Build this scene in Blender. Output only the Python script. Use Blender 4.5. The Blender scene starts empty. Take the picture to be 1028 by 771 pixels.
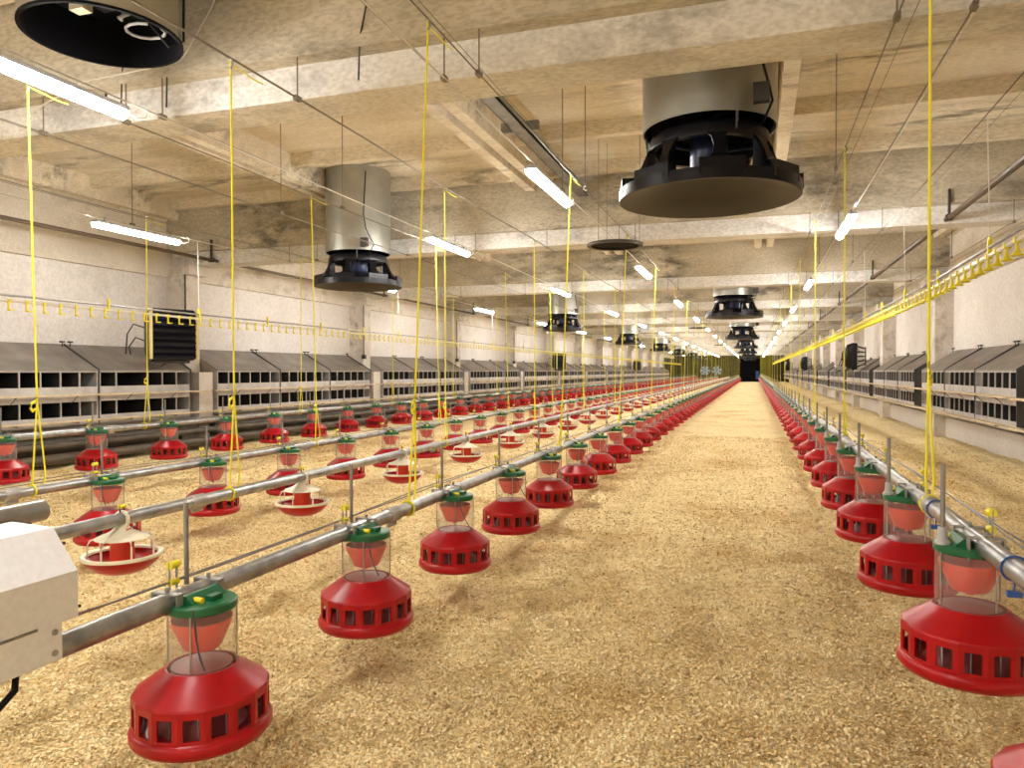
import bpy, math, random
import numpy as np
from mathutils import Vector, Matrix
random.seed(7); np.random.seed(7)
PI = math.pi
S = bpy.context.scene
COL = S.collection
H = 1.30                      # camera height above the litter

# ------------------------------------------------------------------ camera, world, exposure
cd = bpy.data.cameras.new('camera'); cam = bpy.data.objects.new('camera', cd); COL.objects.link(cam)
cd.sensor_fit = 'HORIZONTAL'; cd.sensor_width = 36.0; cd.lens = 735.0 / 1028.0 * 36.0
cd.clip_start = 0.05; cd.clip_end = 400
cam.location = (0, 0, H); cam.rotation_euler = (PI/2 - 0.0177, 0, 0.3192)
S.camera = cam
w = bpy.data.worlds.new('world'); S.world = w; w.use_nodes = True
w.node_tree.nodes['Background'].inputs[0].default_value = (0.9, 0.93, 1, 1)
w.node_tree.nodes['Background'].inputs[1].default_value = 0.3
S.view_settings.view_transform = 'Standard'; S.view_settings.look = 'None'
S.view_settings.exposure = 0.0; S.view_settings.gamma = 1.0; S.view_settings.use_curve_mapping = False
LAMP = 140.0                   # radiance of the fluorescent diffusers
S.cycles.max_bounces = 8; S.cycles.diffuse_bounces = 5; S.cycles.glossy_bounces = 3
S.cycles.transparent_max_bounces = 24; S.cycles.transmission_bounces = 4
S.cycles.sample_clamp_indirect = 6.0; S.cycles.use_denoising = True
S.cycles.caustics_reflective = False; S.cycles.caustics_refractive = False

# ------------------------------------------------------------------ materials
def new_mat(name):
    m = bpy.data.materials.new(name); m.use_nodes = True
    nt = m.node_tree; return m, nt, nt.nodes['Principled BSDF']
def plain(name, col, rough=0.5, metal=0.0, var=0.0, scale=8.0, bump=0.0, coat=0.0, spec=0.5):
    m, nt, b = new_mat(name)
    b.inputs['Roughness'].default_value = rough; b.inputs['Metallic'].default_value = metal
    b.inputs['Coat Weight'].default_value = coat; b.inputs['Specular IOR Level'].default_value = spec
    c = (col[0], col[1], col[2], 1)
    b.inputs['Base Color'].default_value = c
    if var > 0 or bump > 0:
        tc = nt.nodes.new('ShaderNodeTexCoord'); n = nt.nodes.new('ShaderNodeTexNoise')
        n.inputs['Scale'].default_value = scale; n.inputs['Detail'].default_value = 5
        nt.links.new(tc.outputs['Object'], n.inputs['Vector'])
        if var > 0:
            r = nt.nodes.new('ShaderNodeValToRGB')
            r.color_ramp.elements[0].position = 0.3; r.color_ramp.elements[1].position = 0.7
            r.color_ramp.elements[0].color = (c[0]*(1-var), c[1]*(1-var), c[2]*(1-var), 1)
            r.color_ramp.elements[1].color = (min(1, c[0]*(1+var*.6)), min(1, c[1]*(1+var*.6)), min(1, c[2]*(1+var*.6)), 1)
            nt.links.new(n.outputs['Fac'], r.inputs['Fac']); nt.links.new(r.outputs['Color'], b.inputs['Base Color'])
        if bump > 0:
            bp = nt.nodes.new('ShaderNodeBump'); bp.inputs['Strength'].default_value = bump; bp.inputs['Distance'].default_value = 0.01
            nt.links.new(n.outputs['Fac'], bp.inputs['Height']); nt.links.new(bp.outputs['Normal'], b.inputs['Normal'])
    return m
def concrete(name, light, mid, dark, stain, stretch=(1, 1, 1), scale=1.0, amount=0.5, grain=0.0, bump=0.35):
    """worn painted concrete: large patches, flaked dark stains and a fine grain, all in world space"""
    m, nt, b = new_mat(name); N = nt.nodes.new; L = nt.links.new
    b.inputs['Roughness'].default_value = 0.85; b.inputs['Specular IOR Level'].default_value = 0.2
    g = N('ShaderNodeNewGeometry'); mp = N('ShaderNodeMapping'); mp.inputs['Scale'].default_value = stretch
    L(g.outputs['Position'], mp.inputs['Vector'])
    n1 = N('ShaderNodeTexNoise'); n1.inputs['Scale'].default_value = 0.9*scale; n1.inputs['Detail'].default_value = 8; n1.inputs['Roughness'].default_value = 0.62
    n2 = N('ShaderNodeTexNoise'); n2.inputs['Scale'].default_value = 2.1*scale; n2.inputs['Detail'].default_value = 9; n2.inputs['Roughness'].default_value = 0.7
    n3 = N('ShaderNodeTexNoise'); n3.inputs['Scale'].default_value = 26*scale; n3.inputs['Detail'].default_value = 5
    n4 = N('ShaderNodeTexNoise'); n4.inputs['Scale'].default_value = 0.45*scale; n4.inputs['Detail'].default_value = 3
    for n in (n1, n2, n3, n4): L(mp.outputs['Vector'], n.inputs['Vector'])
    r1 = N('ShaderNodeValToRGB'); e = r1.color_ramp.elements
    e[0].position = 0.36; e[0].color = (*mid, 1); e[1].position = 0.62; e[1].color = (*light, 1)
    L(n1.outputs['Fac'], r1.inputs['Fac'])
    r2 = N('ShaderNodeValToRGB'); e = r2.color_ramp.elements
    e[0].position = 0.55 - 0.1*amount; e[0].color = (0, 0, 0, 1); e[1].position = 0.66 - 0.06*amount; e[1].color = (1, 1, 1, 1)
    L(n2.outputs['Fac'], r2.inputs['Fac'])
    r4 = N('ShaderNodeValToRGB'); e = r4.color_ramp.elements
    e[0].position = 0.42; e[0].color = (0, 0, 0, 1); e[1].position = 0.6; e[1].color = (1, 1, 1, 1)
    L(n4.outputs['Fac'], r4.inputs['Fac'])
    mu = N('ShaderNodeMath'); mu.operation = 'MULTIPLY'; L(r2.outputs['Color'], mu.inputs[0]); L(r4.outputs['Color'], mu.inputs[1])
    mu2 = N('ShaderNodeMath'); mu2.operation = 'MULTIPLY'; L(mu.outputs[0], mu2.inputs[0]); mu2.inputs[1].default_value = stain
    mx = N('ShaderNodeMix'); mx.data_type = 'RGBA'; L(mu2.outputs[0], mx.inputs['Factor']); L(r1.outputs['Color'], mx.inputs['A']); mx.inputs['B'].default_value = (*dark, 1)
    mx2 = N('ShaderNodeMix'); mx2.data_type = 'RGBA'; mx2.blend_type = 'MULTIPLY'; mx2.inputs['Factor'].default_value = 0.35 + grain
    r3 = N('ShaderNodeValToRGB'); e = r3.color_ramp.elements; e[0].position = 0.35; e[0].color = (0.62, 0.60, 0.56, 1); e[1].position = 0.6; e[1].color = (1, 1, 1, 1)
    L(n3.outputs['Fac'], r3.inputs['Fac']); L(mx.outputs['Result'], mx2.inputs['A']); L(r3.outputs['Color'], mx2.inputs['B'])
    L(mx2.outputs['Result'], b.inputs['Base Color'])
    bp = N('ShaderNodeBump'); bp.inputs['Strength'].default_value = bump; bp.inputs['Distance'].default_value = 0.02
    L(n2.outputs['Fac'], bp.inputs['Height']); L(bp.outputs['Normal'], b.inputs['Normal'])
    return m
M = {}
M['slab'] = concrete('ceiling_concrete', (0.84, 0.77, 0.62), (0.66, 0.57, 0.43), (0.16, 0.13, 0.09), 0.85, (0.45, 1.6, 1.6), 1.3, 0.7, 0.25)
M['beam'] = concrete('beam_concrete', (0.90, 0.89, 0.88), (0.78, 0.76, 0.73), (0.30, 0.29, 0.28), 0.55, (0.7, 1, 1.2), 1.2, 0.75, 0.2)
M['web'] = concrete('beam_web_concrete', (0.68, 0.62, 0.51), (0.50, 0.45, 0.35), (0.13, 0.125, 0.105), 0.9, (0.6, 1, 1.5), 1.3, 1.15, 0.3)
M['wall'] = concrete('wall_whitewash', (0.84, 0.81, 0.78), (0.76, 0.72, 0.69), (0.48, 0.44, 0.40), 0.35, (1, 1, 1), 0.9, 0.3, 0, 0.08)
M['column'] = concrete('column_concrete', (0.80, 0.75, 0.70), (0.66, 0.60, 0.53), (0.30, 0.26, 0.20), 0.8, (1, 1, 1), 1.8, 0.6)
M['upper'] = concrete('upper_wall', (0.80, 0.75, 0.67), (0.68, 0.62, 0.53), (0.34, 0.28, 0.20), 0.5, (1, 1, 1.5), 1.2, 0.5)
M['red'] = plain('red_plastic', (0.40, 0.003, 0.008), 0.33, 0, 0.12, 12, 0.05, 0.0, 0.35)
M['red_in'] = plain('orange_red_plastic', (0.80, 0.07, 0.03), 0.35)
M['maroon'] = plain('red_inner_cone', (0.25, 0.02, 0.02), 0.4)
M['green'] = plain('green_plastic', (0.004, 0.12, 0.045), 0.35, 0, 0.1, 10)
M['cream'] = plain('cream_plastic', (0.86, 0.80, 0.62), 0.4)
M['yellow'] = plain('yellow_plastic', (0.90, 0.78, 0.03), 0.4)
M['rope'] = plain('yellow_rope', (0.88, 0.80, 0.04), 0.75)
M['white_rope'] = plain('white_cord', (0.8, 0.78, 0.72), 0.7)
M['galv'] = plain('galvanised_steel', (0.40, 0.405, 0.41), 0.36, 0.85, 0.35, 14, 0.15)
M['galv_dull'] = plain('dull_galvanised_steel', (0.42, 0.41, 0.40), 0.5, 0.6, 0.28, 7, 0.1)
M['duct'] = plain('duct_sheet', (0.46, 0.46, 0.42), 0.36, 0.8, 0.18, 3)
M['steel'] = plain('grey_wire', (0.30, 0.29, 0.28), 0.45, 0.7)
M['dark_steel'] = plain('dark_steel', (0.06, 0.055, 0.05), 0.5, 0.4)
M['cable'] = plain('ceiling_cable', (0.22, 0.19, 0.15), 0.6, 0.3)
M['white_cable'] = plain('white_cable', (0.75, 0.72, 0.65), 0.5)
M['black'] = plain('black_plastic', (0.003, 0.003, 0.006), 0.35, 0, 0, 1, 0, 0, 0.28)
M['black_matt'] = plain('black_interior', (0.002, 0.002, 0.004), 0.8, 0, 0, 1, 0, 0, 0.15)
M['fanblue'] = plain('blue_motor', (0.008, 0.02, 0.09), 0.4)
M['fan_under'] = plain('brown_black_cone', (0.010, 0.006, 0.005), 0.45, 0, 0, 1, 0, 0, 0.35)
M['nest'] = plain('nest_steel', (0.50, 0.47, 0.45), 0.5, 0.2, 0.22, 5)
M['nest_roof'] = plain('nest_roof_steel', (0.27, 0.245, 0.225), 0.40, 0.45, 0.35, 3)
M['nest_shade'] = plain('nest_inside_shade', (0.022, 0.020, 0.019), 0.8)  # near-black in place of the nest steel: shade of the openings painted in
M['wood'] = plain('perch_wood', (0.62, 0.50, 0.33), 0.7, 0, 0.25, 9)
M['old_pipe'] = plain('old_brown_pipe', (0.10, 0.078, 0.058), 0.5, 0.3, 0.35, 4)
M['brown_pipe'] = plain('brown_gas_pipe', (0.11, 0.075, 0.05), 0.5, 0.2, 0.2, 6)
M['box'] = plain('white_box', (0.84, 0.84, 0.87), 0.4, 0, 0.06, 60)
M['blue'] = plain('blue_plastic', (0.03, 0.10, 0.35), 0.5)
M['pvc'] = plain('pale_drinker_pipe', (0.85, 0.82, 0.76), 0.35)
M['grey_plastic'] = plain('grey_plastic', (0.45, 0.46, 0.48), 0.4)
M['olive'] = plain('olive_panel', (0.055, 0.052, 0.02), 0.6, 0, 0.3, 2)
M['olive_dark'] = plain('dark_olive_panel', (0.035, 0.032, 0.016), 0.7, 0, 0.3, 2)
M['fanblade'] = plain('pale_blue_blades', (0.30, 0.40, 0.62), 0.45)
M['channel'] = plain('grey_channel', (0.20, 0.19, 0.17), 0.6, 0.3, 0.3, 6)
def clear_mat():
    m = bpy.data.materials.new('clear_plastic'); m.use_nodes = True; nt = m.node_tree; nt.nodes.clear()
    o = nt.nodes.new('ShaderNodeOutputMaterial'); t = nt.nodes.new('ShaderNodeBsdfTransparent'); t.inputs[0].default_value = (0.97, 0.965, 0.96, 1)
    g = nt.nodes.new('ShaderNodeBsdfGlossy'); g.inputs['Roughness'].default_value = 0.12
    d = nt.nodes.new('ShaderNodeBsdfDiffuse'); d.inputs[0].default_value = (0.75, 0.74, 0.74, 1)
    f = nt.nodes.new('ShaderNodeMath'); f.operation = 'MULTIPLY'; lw = nt.nodes.new('ShaderNodeLayerWeight'); lw.inputs[0].default_value = 0.25; nt.links.new(lw.outputs['Facing'], f.inputs[0]); f.inputs[1].default_value = 0.28
    a = nt.nodes.new('ShaderNodeMixShader'); a.inputs[0].default_value = 0.13; b = nt.nodes.new('ShaderNodeMixShader')
    nt.links.new(t.outputs[0], a.inputs[1]); nt.links.new(d.outputs[0], a.inputs[2])
    nt.links.new(f.outputs[0], b.inputs[0]); nt.links.new(a.outputs[0], b.inputs[1]); nt.links.new(g.outputs[0], b.inputs[2])
    nt.links.new(b.outputs[0], o.inputs[0]); return m
M['clear'] = clear_mat()
def emit_mat(name, col, s):
    m = bpy.data.materials.new(name); m.use_nodes = True; nt = m.node_tree; nt.nodes.clear()
    o = nt.nodes.new('ShaderNodeOutputMaterial'); e = nt.nodes.new('ShaderNodeEmission'); e.inputs[0].default_value = (*col, 1); e.inputs[1].default_value = s
    nt.links.new(e.outputs[0], o.inputs[0]); return m
M['lamp'] = emit_mat('fluorescent_diffuser', (1.0, 0.955, 0.89), LAMP)
def litter_mat(name, island):
    m, nt, b = new_mat(name); N = nt.nodes.new; L = nt.links.new
    b.inputs['Roughness'].default_value = 0.8; b.inputs['Specular IOR Level'].default_value = 0.25
    g = N('ShaderNodeNewGeometry')
    big = N('ShaderNodeTexNoise'); big.inputs['Scale'].default_value = 0.8; big.inputs['Detail'].default_value = 6; big.inputs['Roughness'].default_value = 0.65
    L(g.outputs['Position'], big.inputs['Vector'])
    rb = N('ShaderNodeValToRGB'); e = rb.color_ramp.elements
    e[0].position = 0.34; e[0].color = (0.80, 0.70, 0.55, 1); e[1].position = 0.50; e[1].color = (1, 1, 1, 1)
    L(big.outputs['Fac'], rb.inputs['Fac'])
    r = N('ShaderNodeValToRGB'); e = r.color_ramp.elements
    e[0].position = 0.0; e[0].color = (0.46, 0.29, 0.11, 1); e[1].position = 1.0; e[1].color = (1.0, 0.91, 0.60, 1)
    x = r.color_ramp.elements.new(0.45); x.color = (0.92, 0.73, 0.38, 1)
    if island: L(g.outputs['Random Per Island'], r.inputs['Fac'])
    else:
        v = N('ShaderNodeTexVoronoi'); v.inputs['Scale'].default_value = 75; v.inputs['Randomness'].default_value = 1
        mp = N('ShaderNodeMapping'); mp.inputs['Scale'].default_value = (1, 1, 0.4); L(g.outputs['Position'], mp.inputs['Vector'])
        wn = N('ShaderNodeTexNoise'); wn.inputs['Scale'].default_value = 12; wn.inputs['Detail'].default_value = 3; L(g.outputs['Position'], wn.inputs['Vector'])
        ad = N('ShaderNodeMix'); ad.data_type = 'VECTOR'; ad.inputs['Factor'].default_value = 0.06; L(mp.outputs['Vector'], ad.inputs['A']); L(wn.outputs['Color'], ad.inputs['B'])
        L(ad.outputs['Result'], v.inputs['Vector'])
        sp = N('ShaderNodeSeparateColor'); L(v.outputs['Color'], sp.inputs['Color'])
        fine = N('ShaderNodeTexNoise'); fine.inputs['Scale'].default_value = 16; fine.inputs['Detail'].default_value = 8; fine.inputs['Roughness'].default_value = 0.75; L(g.outputs['Position'], fine.inputs['Vector'])
        mm = N('ShaderNodeMath'); mm.operation = 'MULTIPLY_ADD'; L(sp.outputs['Red'], mm.inputs[0]); mm.inputs[1].default_value = 0.5
        m2 = N('ShaderNodeMath'); m2.operation = 'MULTIPLY_ADD'; L(fine.outputs['Fac'], m2.inputs[0]); m2.inputs[1].default_value = 2.2; m2.inputs[2].default_value = -0.85
        L(m2.outputs[0], mm.inputs[2]); mm.use_clamp = True
        L(mm.outputs[0], r.inputs['Fac'])
        bp = N('ShaderNodeBump'); bp.inputs['Strength'].default_value = 0.8; bp.inputs['Distance'].default_value = 0.012
        L(mm.outputs[0], bp.inputs['Height']); L(bp.outputs['Normal'], b.inputs['Normal'])
    mx = N('ShaderNodeMix'); mx.data_type = 'RGBA'; mx.blend_type = 'MULTIPLY'; mx.inputs['Factor'].default_value = 1
    L(r.outputs['Color'], mx.inputs['A']); L(rb.outputs['Color'], mx.inputs['B']); L(mx.outputs['Result'], b.inputs['Base Color'])
    return m
M['litter'] = litter_mat('wood_shaving_bed', False)
M['flake'] = litter_mat('wood_shaving_flake', True)

# ------------------------------------------------------------------ mesh helpers
class MB:
    def __init__(s): s.v = []; s.f = []; s.m = []
    def add(s, vs, fs, mi=0):
        o = len(s.v); s.v += [tuple(p) for p in vs]; s.f += [tuple(i+o for i in f) for f in fs]; s.m += [mi]*len(fs); return s
    def box(s, x0, x1, y0, y1, z0, z1, mi=0):
        v = [(x0,y0,z0),(x1,y0,z0),(x1,y1,z0),(x0,y1,z0),(x0,y0,z1),(x1,y0,z1),(x1,y1,z1),(x0,y1,z1)]
        return s.add(v, [(0,3,2,1),(4,5,6,7),(0,1,5,4),(1,2,6,5),(2,3,7,6),(3,0,4,7)], mi)
    def prism_y(s, pts, y0, y1, mi=0):       # pts: (x,z) outline counter-clockwise seen from -Y
        n = len(pts); v = [(x, y0, z) for x, z in pts] + [(x, y1, z) for x, z in pts]
        f = [tuple(range(n)), tuple(range(2*n-1, n-1, -1))] + [(i, i+n, (i+1) % n+n, (i+1) % n) for i in range(n)]
        return s.add(v, f, mi)
    def prism(s, pts, d, axis, mi=0):        # 3D outline swept by vector d
        n = len(pts); d = Vector(d); v = [Vector(p) for p in pts]; v2 = [p+d for p in v]
        f = [tuple(range(n)), tuple(range(2*n-1, n-1, -1))] + [(i, i+n, (i+1) % n+n, (i+1) % n) for i in range(n)]
        return s.add(v+v2, f, mi)
    def tube(s, pts, r, n=8, caps=True, mi=0, r2=None):
        pts = [Vector(p) for p in pts]; k = len(pts); rings = []
        for i, p in enumerate(pts):
            t = (pts[min(i+1, k-1)]-pts[max(i-1, 0)]).normalized()
            a = Vector((0, 0, 1)) if abs(t.z) < 0.9 else Vector((0, 1, 0))
            u = t.cross(a).normalized(); w_ = t.cross(u)
            rr = r if r2 is None else r + (r2-r)*i/(k-1)
            rings += [p+(u*math.cos(2*PI*j/n)+w_*math.sin(2*PI*j/n))*rr for j in range(n)]
        f = [(i*n+j, i*n+(j+1) % n, (i+1)*n+(j+1) % n, (i+1)*n+j) for i in range(k-1) for j in range(n)]
        if caps: f += [tuple(range(n-1, -1, -1)), tuple(range((k-1)*n, k*n))]
        return s.add(rings, f, mi)
    def lathe(s, prof, n=24, c=(0, 0, 0), close=False, mi=0, rot=0.0, axis='z', arc=2*PI):
        v = []; k = len(prof); full = arc > 6.28
        nn = n if full else n+1
        for r, z in prof:
            for j in range(nn):
                a = arc*j/n+rot
                if axis == 'z': v.append((c[0]+r*math.cos(a), c[1]+r*math.sin(a), c[2]+z))
                elif axis == 'x': v.append((c[0]+z, c[1]+r*math.cos(a), c[2]+r*math.sin(a)))
                else: v.append((c[0]+r*math.sin(a), c[1]+z, c[2]+r*math.cos(a)))
        f = []
        for i in range(k-1 if not close else k):
            i2 = (i+1) % k
            for j in range(n):
                j2 = (j+1) % nn
                f.append((i*nn+j, i*nn+j2, i2*nn+j2, i2*nn+j))
        return s.add(v, f, mi)
    def mesh(s, name, mats, sharp=35):
        me = bpy.data.meshes.new(name); me.from_pydata(s.v, [], s.f)
        for m in (mats if isinstance(mats, (list, tuple)) else [mats]): me.materials.append(m)
        if any(s.m): me.polygons.foreach_set('material_index', s.m)
        me.polygons.foreach_set('use_smooth', [True]*len(me.polygons))
        me.update(); me.set_sharp_from_angle(angle=math.radians(sharp)); return me
    def build(s, name, mats, parent=None, sharp=35):
        o = bpy.data.objects.new(name, s.mesh(name, mats, sharp)); COL.objects.link(o)
        if parent is not None: o.parent = parent
        return o
def tag(o, label=None, cat=None, group=None, kind=None):
    if label: o['label'] = label
    if cat: o['category'] = cat
    if group: o['group'] = group
    if kind: o['kind'] = kind
    return o
def empty(name, loc=(0, 0, 0), rz=0.0, label=None, cat=None, group=None):
    o = bpy.data.objects.new(name, None); COL.objects.link(o); o.location = loc; o.rotation_euler = (0, 0, rz)
    o.empty_display_size = 0.1
    return tag(o, label, cat, group)
KIDS = {}
def kids(o):
    if o.name not in KIDS: KIDS[o.name] = [c for c in bpy.data.objects if c.parent is o]
    return KIDS[o.name]
def copy_tree(o, parent=None):
    ks = kids(o); c = o.copy(); COL.objects.link(c)
    if parent is not None: c.parent = parent
    for k in ks: copy_tree(k, c)
    return c
ORD = ['nearest', 'second', 'third', 'fourth', 'fifth', 'sixth', 'seventh', 'eighth', 'ninth', 'tenth', 'eleventh', 'twelfth', 'thirteenth', 'fourteenth', 'fifteenth', 'sixteenth']
def nth(i): return ORD[i]

# ------------------------------------------------------------------ layout numbers (metres, camera at 0,0)
XL, XR = -9.60, 3.62            # wall faces
BAY, B0 = 6.0, 4.2              # beam front faces at B0 + k*BAY
Y0, Y1 = -8.0, 94.0
ZB = H + 1.80                   # beam underside
ZS = H + 2.86                   # slab underside
WZ = H + 1.76                   # cables
NEST_END = 82.0
beams = [B0 + BAY*k for k in range(-2, 15)]

_wr = np.random.RandomState(5)
WAVES = [(q*math.cos(a), q*math.sin(a), p, 0.05/q) for q, a, p in zip(_wr.uniform(8, 30, 14), _wr.uniform(0, 2*PI, 14), _wr.uniform(0, 6, 14))]
def hgt(x, y):
    """height of the litter surface"""
    x = np.asarray(x, float); y = np.asarray(y, float)
    z = 0.010*np.sin(1.7*x+0.6*y)+0.010*np.sin(0.9*x-1.3*y+1.0)+0.008*np.sin(3.1*x+2.3*y+2)+0.006*np.sin(5.7*x-4.1*y)+0.004*np.sin(11*x+7*y)+0.004*np.sin(9*x-13*y+1)
    z = z + 0.05*np.clip((x-2.6)/1.0, 0, 1) + 0.03*np.exp(-((x-1.9+0.15*np.sin(y*1.3))/0.35)**2) - 0.03*np.exp(-((x-2.7)/0.4)**2)
    z = z - 0.035*np.exp(-((x-0.62+0.05*np.sin(2*y))/0.22)**2)*(0.5+0.5*np.sin(2.2*y)) - 0.02*np.exp(-((x+1.35)/0.2)**2)*(0.5+0.5*np.sin(2.6*y+1))
    for kx, ky, p, am in WAVES: z = z + am*np.sin(kx*x+ky*y+p+0.8*np.sin(2.1*x-1.7*y+p))*np.exp(-np.maximum(y-5, 0)/6)
    return z

# ------------------------------------------------------------------ the room
def floor_mesh():
    ys = [Y0]; 
    while ys[-1] < Y1:
        y = ys[-1]; d = 0.035 if 0.5 < y < 7 else (0.09 if y < 16 else (0.25 if y < 40 else 1.2))
        if y < 0.5: d = 0.4
        ys.append(min(Y1, y+d))
    xs = np.arange(XL-0.1, XR+0.11, 0.06); ys = np.array(ys)
    X, Y = np.meshgrid(xs, ys); Z = hgt(X, Y)
    r = np.random.RandomState(3).rand(*Z.shape)-0.5
    Z = Z + r*0.012*(Y < 18)
    v = np.stack([X, Y, Z], -1).reshape(-1, 3); nx, ny = len(xs), len(ys)
    i = np.arange(nx*ny).reshape(ny, nx)
    f = np.stack([i[:-1, :-1], i[:-1, 1:], i[1:, 1:], i[1:, :-1]], -1).reshape(-1, 4)
    me = bpy.data.meshes.new('floor'); me.from_pydata(v.tolist(), [], f.tolist()); me.materials.append(M['litter'])
    me.polygons.foreach_set('use_smooth', [True]*len(me.polygons))
    o = bpy.data.objects.new('floor', me); COL.objects.link(o); return tag(o, kind='structure')
floor_mesh()

def wall(side):
    b = MB(); x = XL if side == 'left' else XR; s = -1 if side == 'left' else 1
    b.box(min(x, x+s*0.25), max(x, x+s*0.25), Y0-0.2, Y1+0.2, -0.15, ZS+0.3, 0)
    # pale ledge where the whitewashed lower wall ends
    b.box(min(x-s*0.10, x+s*0.05), max(x-s*0.10, x+s*0.05), Y0, Y1, H+1.60, H+1.72, 1)
    b.box(min(x-s*0.05, x+s*0.05), max(x-s*0.05, x+s*0.05), Y0, Y1, H+1.72, ZS, 1)
    return tag(b.build('wall_'+side, [M['wall'], M['upper']]), kind='structure')
wall('left'); wall('right')
b = MB().box(XL, XR, Y0-0.25, Y0, -0.15, ZS+0.3); tag(b.build('wall_rear', M['wall']), kind='structure')
b = MB().box(XL, XR, Y1, Y1+0.25, -0.15, ZS+0.3)
x = XL
while x < XR:
    b.box(x, x+0.10, Y1-0.07, Y1, 0, H+1.6, 0); x += 0.42
b.box(XL, XR, Y1-0.09, Y1, 1.6, 1.7)
tag(b.build('wall_far', M['olive']), kind='structure')
# dark doorway in the far wall
b = MB().box(-1.62, 0.72, Y1-0.16, Y1-0.08, 0.0, H+1.45).box(-0.47, -0.43, Y1-0.19, Y1-0.15, 0.1, H+1.35)
d = b.build('door_1', M['black_matt']); tag(d, kind='structure')
MB().box(-1.75, -1.62, Y1-0.2, Y1-0.08, 0, H+1.55).box(0.72, 0.85, Y1-0.2, Y1-0.08, 0, H+1.55).box(-1.75, 0.85, Y1-0.2, Y1-0.08, H+1.45, H+1.58).build('door_frame', M['olive_dark'], d)
MB().box(0.2, 0.6, Y1-0.19, Y1-0.15, 0.3, 1.3).build('blue_sheet', M['blue'], d)

# ceiling slab: ribbed panels laid on the beams
b = MB().box(XL-0.1, XR+0.1, Y0-0.1, Y1+0.1, ZS, ZS+0.2)
for k in range(-2, 15):
    ya, yb = B0+BAY*k+0.42, B0+BAY*(k+1)-0.02
    if yb > Y1+1: yb = Y1
    for xr in (0.18, -2.92, -6.02, XL+0.12, XR-0.15):
        for dx in ((-0.20, -0.03), (0.03, 0.20)):
            b.prism_y([(xr+dx[0]-0.03, ZS+0.01), (xr+dx[0]+0.02, ZS-0.30), (xr+dx[1]-0.02, ZS-0.30), (xr+dx[1]+0.03, ZS+0.01)][::1], ya, yb)
    for t in (0.02, 0.34, 0.66, 0.94):
        yy = ya+(yb-ya)*t
        b.prism([(XL, yy-0.02, ZS+0.01), (XL, yy+0.03, ZS-0.16), (XL, yy+0.15, ZS-0.16), (XL, yy+0.20, ZS+0.01)], (XR-XL, 0, 0), 'x')
tag(b.build('ceiling', M['slab'], sharp=20), kind='structure')
for i, yb in enumerate(beams):
    if yb > Y1: continue
    b = MB()
    prof = [(yb, ZB), (yb+0.36, ZB), (yb+0.36, ZB+0.24), (yb, ZB+0.24)]
    b.prism([(XL-0.02, y, z) for y, z in prof], (XR-XL+0.04, 0, 0), 'x')
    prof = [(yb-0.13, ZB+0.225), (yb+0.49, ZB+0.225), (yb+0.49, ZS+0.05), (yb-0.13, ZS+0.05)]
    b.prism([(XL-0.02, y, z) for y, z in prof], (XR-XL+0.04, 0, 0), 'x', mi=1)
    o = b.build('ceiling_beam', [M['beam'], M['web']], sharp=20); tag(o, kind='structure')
    if i >= 2: tag(o, '%s broad concrete crossbeam under the ceiling' % nth(min(i-2, 15)))
for side, x0, x1, ya, yb2 in (('left', XL-0.02, -9.22, -0.08, 0.27), ('right', 3.30, XR+0.02, -0.25, 0.20)):
    for i, yb in enumerate(beams):
        if yb > NEST_END-1: continue
        b = MB().box(x0, x1, yb+ya, yb+yb2, -0.1, ZB+0.02)
        s = -1 if side == 'left' else 1
        xa = x1 if s < 0 else x0
        b.box(min(xa, xa-s*0.14), max(xa, xa-s*0.14), yb+ya-0.05, yb+yb2+0.05, ZB-0.16, ZB+0.02)
        if s < 0: b.box(x1, -8.93, yb+ya, yb+yb2-0.02, -0.1, H-0.02)
        tag(b.build('column', M['column']), kind='structure')

# ------------------------------------------------------------------ fluorescent lamps on cables
def make_lamp():
    r = empty('fluorescent_lamp')
    MB().box(-0.045, 0.045, -0.64, 0.64, -0.03, 0.0).build('housing', M['grey_plastic'], r)
    b = MB(); n = 14
    pts = [(0.047*math.cos(PI*0.95+PI*1.10*i/n), -0.038+0.047*math.sin(PI*0.95+PI*1.10*i/n)) for i in range(n+1)]
    b.prism_y(pts, -0.63, 0.63); b.build('diffuser', M['lamp'], r)
    for s in (-1, 1):
        MB().tube([(0, s*0.5, 0), (0, s*0.5, 0.03), (0.01, s*0.5, 0.045)], 0.008, 6).build('hook', M['dark_steel'], r)
    MB().tube([(0, 0.64, -0.02), (0.02, 0.72, -0.05), (0.03, 0.79, -0.02), (0.02, 0.81, 0.03), (0.0, 0.77, 0.045)], 0.007, 6).build('power_cord', M['white_cable'], r)
    return r
lamp = make_lamp(); first = True
LROWS = [(-1.78, 6.5, 'above the line left of the aisle'), (-3.9, 3.12, 'over the second cable row from the left'), (-7.1, 7.05, 'above the left nest boxes'), (1.0, 9.3, 'on the cable row right of the aisle')]
for X, ys, ph in LROWS:
    y = ys - (12.0 if ys > 5 else 6.0); i = 0
    while y < Y1-1:
        if X == 1.0 and 0 < y < 5: y += 6.0; continue
        o = lamp if first else copy_tree(lamp); first = False
        o.location = (X, y, WZ-0.045)
        vis = y > 2.0
        if vis and i < 9: lb = '%s glowing fluorescent tube lamp %s' % (nth(i), ph)
        elif vis: lb = 'tiny distant fluorescent tube lamp %s, past the ninth' % ph
        else: lb = 'fluorescent tube lamp behind the viewpoint %s' % ph
        tag(o, lb, 'ceiling lamp', 'fluorescent lamps hung on the cables')
        if vis: i += 1
        y += 6.0

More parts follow.
